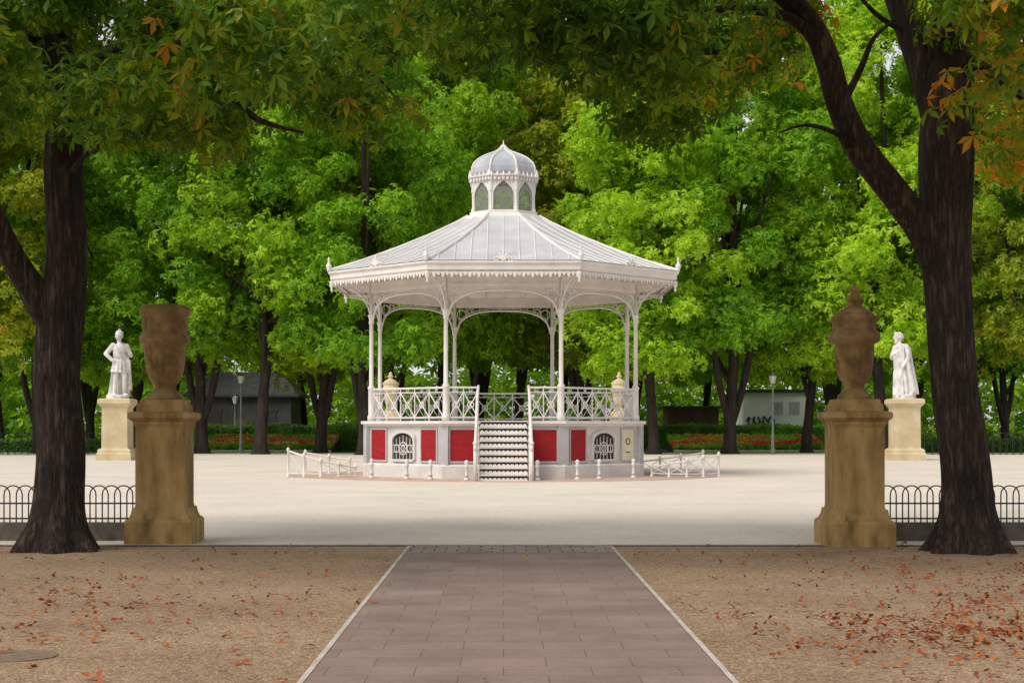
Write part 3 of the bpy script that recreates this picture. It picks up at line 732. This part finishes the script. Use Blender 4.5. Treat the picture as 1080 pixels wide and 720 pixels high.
def flower_bed(px0,px1,d,lb):
    x0=X(px0,d); x1=X(px1,d); L=x1-x0; o=empty('flower_bed',((x0+x1)/2,d,0))
    m=MB(); m.add([(-L/2,0,0),(L/2,0,0),(L/2,.05,.15),(-L/2,.05,.15),(L/2,5,.9),(-L/2,5,.9),(L/2,5.2,0),(-L/2,5.2,0)],[(0,1,2,3),(3,2,4,5),(5,4,6,7),(0,3,5,7),(1,6,4,2)]); m.build('soil',M['soil'],o)
    m=MB(); m.box(-L/2-.1,L/2+.1,-.2,-.02,0,.14); m.build('edging',M['stonestrip'],o)
    n=7000; y=rng.random(n)*4.9+.05; x=rng.uniform(-L/2,L/2,n); p=np.stack([x, y, .18+.15*y+rng.uniform(0,.22,n)],1)
    wav=y+.35*np.sin(x*.9)
    red=((wav>1.1)&(wav<2.5))|((wav>3.5)&(wav<4.4)&(np.sin(x*1.7)>-.3))
    for nm,mk_,sel in (('flowers','flowers',red),('greenery','bedgreen',~red)):
        q=p[sel]; V,Fs=whorls(q,np.array([0,-.6,.8])+rng.normal(0,.4,(len(q),3)),.16,5,.1,.6); npobj(nm,V,Fs,M[mk_],o)
    return tag(o,lb,'flower bed','flower beds')
flower_bed(203,348,103,'bed of red and yellow flowers left of the bandstand')
flower_bed(712,872,103,'bed of red and yellow flowers right of the bandstand')

# ------------------------------------------------------------------ buildings
def hut():
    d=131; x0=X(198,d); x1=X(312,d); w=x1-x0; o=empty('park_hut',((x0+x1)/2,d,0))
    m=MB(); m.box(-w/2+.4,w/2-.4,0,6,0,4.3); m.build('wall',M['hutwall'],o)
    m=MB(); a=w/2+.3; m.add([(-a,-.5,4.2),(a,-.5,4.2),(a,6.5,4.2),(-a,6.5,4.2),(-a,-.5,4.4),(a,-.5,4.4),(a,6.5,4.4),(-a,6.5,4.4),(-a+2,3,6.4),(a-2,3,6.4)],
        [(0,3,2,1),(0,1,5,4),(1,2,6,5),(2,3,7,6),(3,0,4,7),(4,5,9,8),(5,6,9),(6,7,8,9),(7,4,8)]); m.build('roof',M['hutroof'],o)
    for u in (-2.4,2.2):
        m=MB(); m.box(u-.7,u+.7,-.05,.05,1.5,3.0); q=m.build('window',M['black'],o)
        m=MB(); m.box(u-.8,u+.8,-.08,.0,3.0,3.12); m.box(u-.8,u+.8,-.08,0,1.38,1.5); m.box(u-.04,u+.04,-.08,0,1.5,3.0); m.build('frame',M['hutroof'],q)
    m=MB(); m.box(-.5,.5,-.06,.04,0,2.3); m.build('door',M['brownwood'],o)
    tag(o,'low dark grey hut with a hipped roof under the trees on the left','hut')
hut()
def white_building():
    d=150; x0=X(784,d); x1=X(850,d); w=x1-x0; o=empty('white_building',((x0+x1)/2,d,0))
    m=MB(); m.box(-w/2,w/2,0,5,0,5.0); m.build('wall',M['whitewall'],o)
    m=MB(); m.box(-w/2-.3,w/2+.3,-.3,5.3,5.0,5.3); m.build('roof',M['hutroof'],o)
    for u in (.3,1.9):
        m=MB(); m.box(u-.5,u+.5,-.05,.05,2.9,4.1); m.build('window',M['greypaint'],o)
    m=MB(); y=-.03; sx=-w/2+.3
    pts=[]
    for i in range(70):
        t=i/69; pts.append((sx+2.8*t+.17*math.sin(t*37),y,2.25+.34*math.sin(t*31)+.14*math.sin(t*61)))
    m.tube(pts,.075,5); m.build('graffiti',M['paint'],o)
    tag(o,'white walled building with black graffiti, seen between trunks right of the bandstand','building')
white_building()
def kiosk():
    d=136; x0=X(704,d); x1=X(758,d); w=x1-x0; o=empty('wooden_kiosk',((x0+x1)/2,d,0))
    m=MB(); m.box(-w/2,w/2,0,4,0,3.3); m.build('wall',M['brownwood'],o)
    m=MB(); m.box(-w/2-.4,w/2+.4,-.6,4.4,3.3,3.5); m.build('roof',M['hutroof'],o)
    for u in (-1.4,0,1.4):
        m=MB(); m.box(u-.08,u+.08,-.5,-.35,0,3.3); m.build('post',M['hutroof'],o)
    m=MB(); m.box(-.5,.5,-.05,.03,0,2.2); m.build('door',M['hutwall'],o)
    tag(o,'brown boarded kiosk with flat roof, right of the bandstand','kiosk')
kiosk()
m=MB(); m.lathe([(.28,0),(.28,.008),(.25,.010),(.24,.006),(.001,.006)],24,0,(X(18,10.9),10.9,0)); tag(m.build('drain_cover',M['cover']),'round iron drain cover in the gravel at the lower left','drain cover')

# ------------------------------------------------------------------ foreground trees
def fg_tree(bx, by, trunks, branches, clumps_lo, clumps_hi, mat, lb):
    o=empty('chestnut_tree',(bx,by,0)); tag(o,lb,'tree','foreground chestnut trees')
    off=np.array([bx,by,0,0])
    m=MB(); limb(m,np.array(trunks[0])-off,56,10,.055,True); m.build('trunk',M['bark'],o,True)
    for t in trunks[1:]:
        m=MB(); limb(m,np.array(t)-off,36,9,.06); m.build('limb',M['bark'],o,True)
    for t in branches:
        m=MB(); limb(m,np.array(t)-off,7,5,.06); m.build('branch',M['bark'],o,True)
    p1,n1=clump_pts(clumps_lo-off,112,.6,.7); V1,F1=whorls(p1,n1,.155,5,.45,.40)
    p2,n2=clump_pts(clumps_hi-off,70,.7,.7); V2,F2=whorls(p2,n2,.24,5,.4,.42)
    npobj('crown',np.concatenate([V1,V2]),np.concatenate([F1,F2+len(V1)]),mat,o)
    return o
def P(px,py,d,r): return (X(px,d),d,Z(py,d),r)
def lo_clumps(n, xr, yr, edge):
    out=[]
    while len(out)<n:
        x=random.uniform(*xr); d=random.uniform(*yr)
        px=CX+x*F/d
        e=edge(px)
        if e is None: continue
        z=EYE+(HY-e)*max(d,17)/F+.4+random.random()**1.4*2.2
        out.append((x,d,z,random.uniform(.45,.85)))
    return np.array(out)
BXL=X(62,20.3)
trL=[[(BXL,20.3,-.15,.57),(BXL,20.3,.12,.45),(BXL+.01,20.3,.5,.335),P(65,470,20.3,.30),P(61,400,20.3,.285),P(64,330,20.3,.29),P(70,260,20.3,.255),P(66,180,20.3,.245),P(66,100,20.4,.22),P(58,20,20.6,.19),P(66,-120,20.8,.15),P(70,-330,21,.06)],
     [P(58,350,20.3,.19),P(36,308,20.2,.18),P(12,268,20,.16),P(-15,215,19.7,.145),P(-70,110,19.2,.12),P(-160,-60,18.8,.05)]]
brL=[[P(68,150,20.4,.12),P(120,110,20,.085),P(210,85,19.5,.06),P(270,125,19,.04),P(320,140,18.8,.015)],
     [P(66,90,20.5,.12),P(150,40,21,.085),P(260,35,21.6,.055),P(380,70,22,.03),P(430,120,22,.012)],
     [P(64,40,20.6,.13),P(100,-60,19,.10),P(200,-140,18,.06),P(330,-160,17,.03)],
     [P(66,60,20.6,.12),P(0,20,20,.09),P(-80,-40,19,.05)],
     [P(69,190,20.3,.05),P(95,160,19.7,.03),P(140,140,19.2,.02),P(180,150,18.9,.008)]]
def eL(px):
    if px>446 or px<-260: return None
    k=[(-260,150),(0,150),(50,105),(100,145),(180,182),(230,150),(270,115),(320,130),(370,175),(420,172),(446,70)]
    return np.interp(px,[a for a,b in k],[b for a,b in k])-16*math.sin(px*.05)
loL=lo_clumps(90,(-12.5,-.6),(14,23),eL)
hiL=np.array([(random.uniform(-12.5,-1.8),random.uniform(13,19.5),random.uniform(8.5,12),random.uniform(1.1,1.6)) for _ in range(18)])
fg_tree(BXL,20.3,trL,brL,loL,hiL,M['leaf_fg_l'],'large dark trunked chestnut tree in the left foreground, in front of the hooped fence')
BXR=X(1022,20.1)
trR=[[(BXR,20.1,-.15,.58),(BXR,20.1,.12,.46),(BXR-.01,20.1,.5,.35),P(1019,500,20.1,.315),P(1010,420,20.1,.29),P(1003,340,20.1,.285),P(999,270,20.1,.30),P(998,200,20.1,.325),P(997,140,20.1,.335),P(999,80,20.1,.285),P(1004,0,20.2,.245),P(1010,-120,20.4,.18),P(1020,-330,20.8,.06)],
     [P(996,305,20.1,.19),P(976,250,20.05,.20),P(942,203,19.9,.19),P(908,158,19.8,.18),P(886,110,19.7,.165),P(872,62,19.6,.15),P(852,22,19.5,.135),P(818,-12,19.3,.12),P(740,-70,19,.08),P(620,-130,18.6,.03)],
     [P(990,130,20.1,.21),P(974,75,20.2,.19),P(950,8,20.4,.17),P(915,-90,20.8,.14),P(880,-230,21.2,.06)]]
brR=[[P(870,60,19.6,.09),P(835,20,19.3,.07),P(765,10,18.8,.055),P(690,20,18.4,.04),P(620,38,18.2,.015)],
     [P(888,112,19.7,.05),P(908,72,19.6,.04),P(922,40,19.5,.028),P(946,20,19.4,.012)],
     [P(908,158,19.8,.05),P(880,140,19.4,.035),P(850,132,19.1,.022),P(822,140,18.9,.01)],
     [P(1010,60,20.1,.10),P(1050,80,19.8,.065),P(1110,130,19.4,.04)],
     [P(838,5,19.5,.11),P(760,-50,20.5,.08),P(640,-50,21.5,.05),P(520,20,22.2,.015)],
     [P(1005,0,20.2,.14),P(1070,-60,20,.10),P(1180,-120,19,.05)],
     [P(960,35,20.3,.05),P(930,20,20,.035),P(905,-5,19.8,.02)]]
def eR(px):
    if px<474 or px>1330: return None
    k=[(474,50),(500,95),(560,112),(600,130),(640,112),(690,150),(735,160),(770,120),(800,75),(830,20),(870,-15),(960,-30),(1010,40),(1040,120),(1080,185),(1330,195)]
    return np.interp(px,[a for a,b in k],[b for a,b in k])-16*math.sin(px*.045)
loR=lo_clumps(98,(-1.2,12.5),(14,23),eR)
hiR=np.array([(random.uniform(-.1,12.5),random.uniform(13,19.5),random.uniform(8.5,12),random.uniform(1.1,1.6)) for _ in range(18)])
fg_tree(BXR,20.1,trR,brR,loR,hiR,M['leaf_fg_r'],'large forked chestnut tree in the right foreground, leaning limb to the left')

# ------------------------------------------------------------------ trees behind the plaza
def bg_tree(H, Rr, zb, mat, seed, fork=0.):
    random.seed(seed)
    o=empty('park_tree'); cl=[]
    for i in range(165):
        t=random.random(); z=zb+.8+t*(H-zb-1.5)
        env=Rr*(.6+.4*math.sin(math.pi*min(1,t*.9+.12)))*(1 if t<.75 else 1-.55*(t-.75)/.25)
        q=env*(.3+.7*math.sqrt(random.random())); a=random.random()*6.283
        cl.append((q*math.cos(a),q*math.sin(a),z,random.uniform(.6,1.45)))
    cl=np.array(cl)
    b=random.uniform(-.5,.5)
    m=MB(); limb(m,[(0,0,-.1,.58),(0,0,.6,.38),(b*.4,0,3,.30),(b,.1,6,.27),(-.1,.2,H*.5,.20),(.1,0,H*.85,.07)],12,5,.06,True); m.build('trunk',M['barkfar'],o,True)
    if fork:
        for sg in (-1,1):
            m=MB(); limb(m,[(b*.3,0,1.6,.24),(b*.3+sg*fork*.55,.05,3.4,.21),(b*.3+sg*fork,.1,5.6,.19),(sg*fork*1.7,.1,8.5,.13),(sg*fork*2.2,0,13,.05)],8,4,.05); m.build('limb',M['barkfar'],o,True)
    for j in range(7):
        c=cl[j*9]; z0=random.uniform(3.0,H*.35)
        m=MB(); limb(m,[(.1,0,z0,.16),(c[0]*.45,c[1]*.45,(z0+c[2])/2+.4,.10),(c[0],c[1],max(c[2],z0+1),.03)],7,4,.05); m.build('limb',M['barkfar'],o,True)
    p,n=clump_pts(cl,98,.8,.45,.25,1.1); V,Fs=whorls(p,n,.285,5,.4,.44)
    npobj('crown',V,Fs,mat,o)
    return o
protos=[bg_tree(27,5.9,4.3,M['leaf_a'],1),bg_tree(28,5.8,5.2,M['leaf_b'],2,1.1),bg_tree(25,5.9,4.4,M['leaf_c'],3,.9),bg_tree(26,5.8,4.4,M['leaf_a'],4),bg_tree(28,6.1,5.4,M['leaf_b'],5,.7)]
T=[(-45,92,2,'olive green tree at the far left edge behind the plaza'),
(40,99,1,'green tree behind the left foreground trunk'),
(140,106,0,'bright green tree rising behind the warrior statue'),
(213,97,1,'mid green tree with trunk left of the hut'),
(275,94,3,'bright tree with low foliage in front of the hut roof'),
(338,99,2,'olive tree with dark trunk right of the hut'),
(384,92,4,'mid green tree with bent dark trunk just left of the bandstand columns'),
(462,106,0,'bright tree directly behind the left half of the bandstand roof'),
(545,112,0,'bright tree directly behind the bandstand lantern'),
(615,108,2,'olive tree behind the right half of the bandstand roof'),
(690,94,3,'bright green tree just right of the bandstand columns'),
(770,96,1,'mid green tree with forked dark trunk right of the bandstand'),
(851,100,0,'bright tree left of the right urn, behind the right flower bed'),
(930,96,3,'bright green tree behind the robed statue'),
(1015,101,1,'green tree behind the right foreground trunk'),
(1100,93,2,'olive tree at the far right edge behind the plaza'),
(0,124,0,'second row bright tree behind the left hedge'),
(95,129,4,'second row tree showing between left trunk and warrior statue'),
(178,136,1,'second row tree at the left end of the hut'),
(322,138,0,'second row bright tree at the right end of the hut'),
(415,126,1,'second row tree seen through the left bandstand columns'),
(505,130,2,'second row olive tree seen through the bandstand front arch'),
(592,127,3,'second row bright tree seen through the right bandstand columns'),
(668,124,4,'second row tree behind the right pillar of the railing'),
(742,142,0,'second row bright tree behind the brown kiosk'),
(878,128,4,'second row tree right of the white building'),
(965,126,0,'second row bright tree behind the robed statue'),
(1060,130,1,'second row tree at the right edge behind the hedge'),
(500,119,3,'tall bright tree rising above the bandstand roof, left of the lantern')]
used=set()
random.seed(11)
for (px,d,k,lb) in T:
    if k in used: o=copy_tree(protos[k])
    else: o=protos[k]; used.add(k)
    o.location=(X(px,d),d,0); o.rotation_euler=(0,0,random.uniform(-.5,.5)+(math.pi if random.random()<.5 else 0))
    s=random.uniform(.95,1.15); sz=s*(1.0 if d<115 else 1.12)*random.uniform(.95,1.08)
    if 440<px<600: sz*=1.18
    o.scale=(s,s,sz)
    tag(o,lb,'tree','trees behind the plaza')
# distant wood, with undergrowth closing its foot
n=32000
zz=np.concatenate([rng.random(20000)**.8*38, rng.random(12000)*10])
p=np.stack([rng.uniform(-110,110,n),rng.uniform(156,180,n),zz],1)
p[:,2]*=.85+.15*np.sin(p[:,0]*.25)
V,Fs=whorls(p,np.array([0,-.3,.7])+rng.normal(0,.4,(n,3)),.8,5,.4,.5)
tag(npobj('distant_wood',V,Fs,M['leaf_far']),'mass of green woodland far behind the park','wood',kind='stuff')

# ------------------------------------------------------------------ camera, light
cam=bpy.data.cameras.new('camera'); co=bpy.data.objects.new('camera',cam); col.objects.link(co)
co.location=(0,0,EYE); co.rotation_euler=(R(90),0,0)
cam.sensor_width=36; cam.lens=36*F/1080; cam.shift_x=9/1080; cam.shift_y=91/1080; cam.clip_end=3000; cam.clip_start=.1
scene.camera=co
EL=50; AZ=226   # sun behind the left shoulder, veiled by cloud
w=bpy.data.worlds.new('World'); scene.world=w; w.use_nodes=True; nt=w.node_tree
bg=nt.nodes['Background']; sky=nt.nodes.new('ShaderNodeTexSky'); sky.sky_type='NISHITA'; sky.sun_disc=False
sky.sun_elevation=R(EL); sky.sun_rotation=R(AZ)
hs=nt.nodes.new('ShaderNodeHueSaturation'); hs.inputs['Saturation'].default_value=.12
nt.links.new(sky.outputs[0],hs.inputs['Color']); nt.links.new(hs.outputs[0],bg.inputs[0]); bg.inputs[1].default_value=.15
sun=bpy.data.lights.new('sun','SUN'); sun.energy=2.6; sun.angle=R(32); sun.color=(1,.94,.85)
so=bpy.data.objects.new('sun',sun); col.objects.link(so)
dirv=Vector((math.sin(R(AZ))*math.cos(R(EL)),math.cos(R(AZ))*math.cos(R(EL)),math.sin(R(EL))))
so.rotation_euler=dirv.to_track_quat('Z','Y').to_euler()
scene.view_settings.view_transform='Standard'; scene.view_settings.look='None'; scene.view_settings.exposure=0
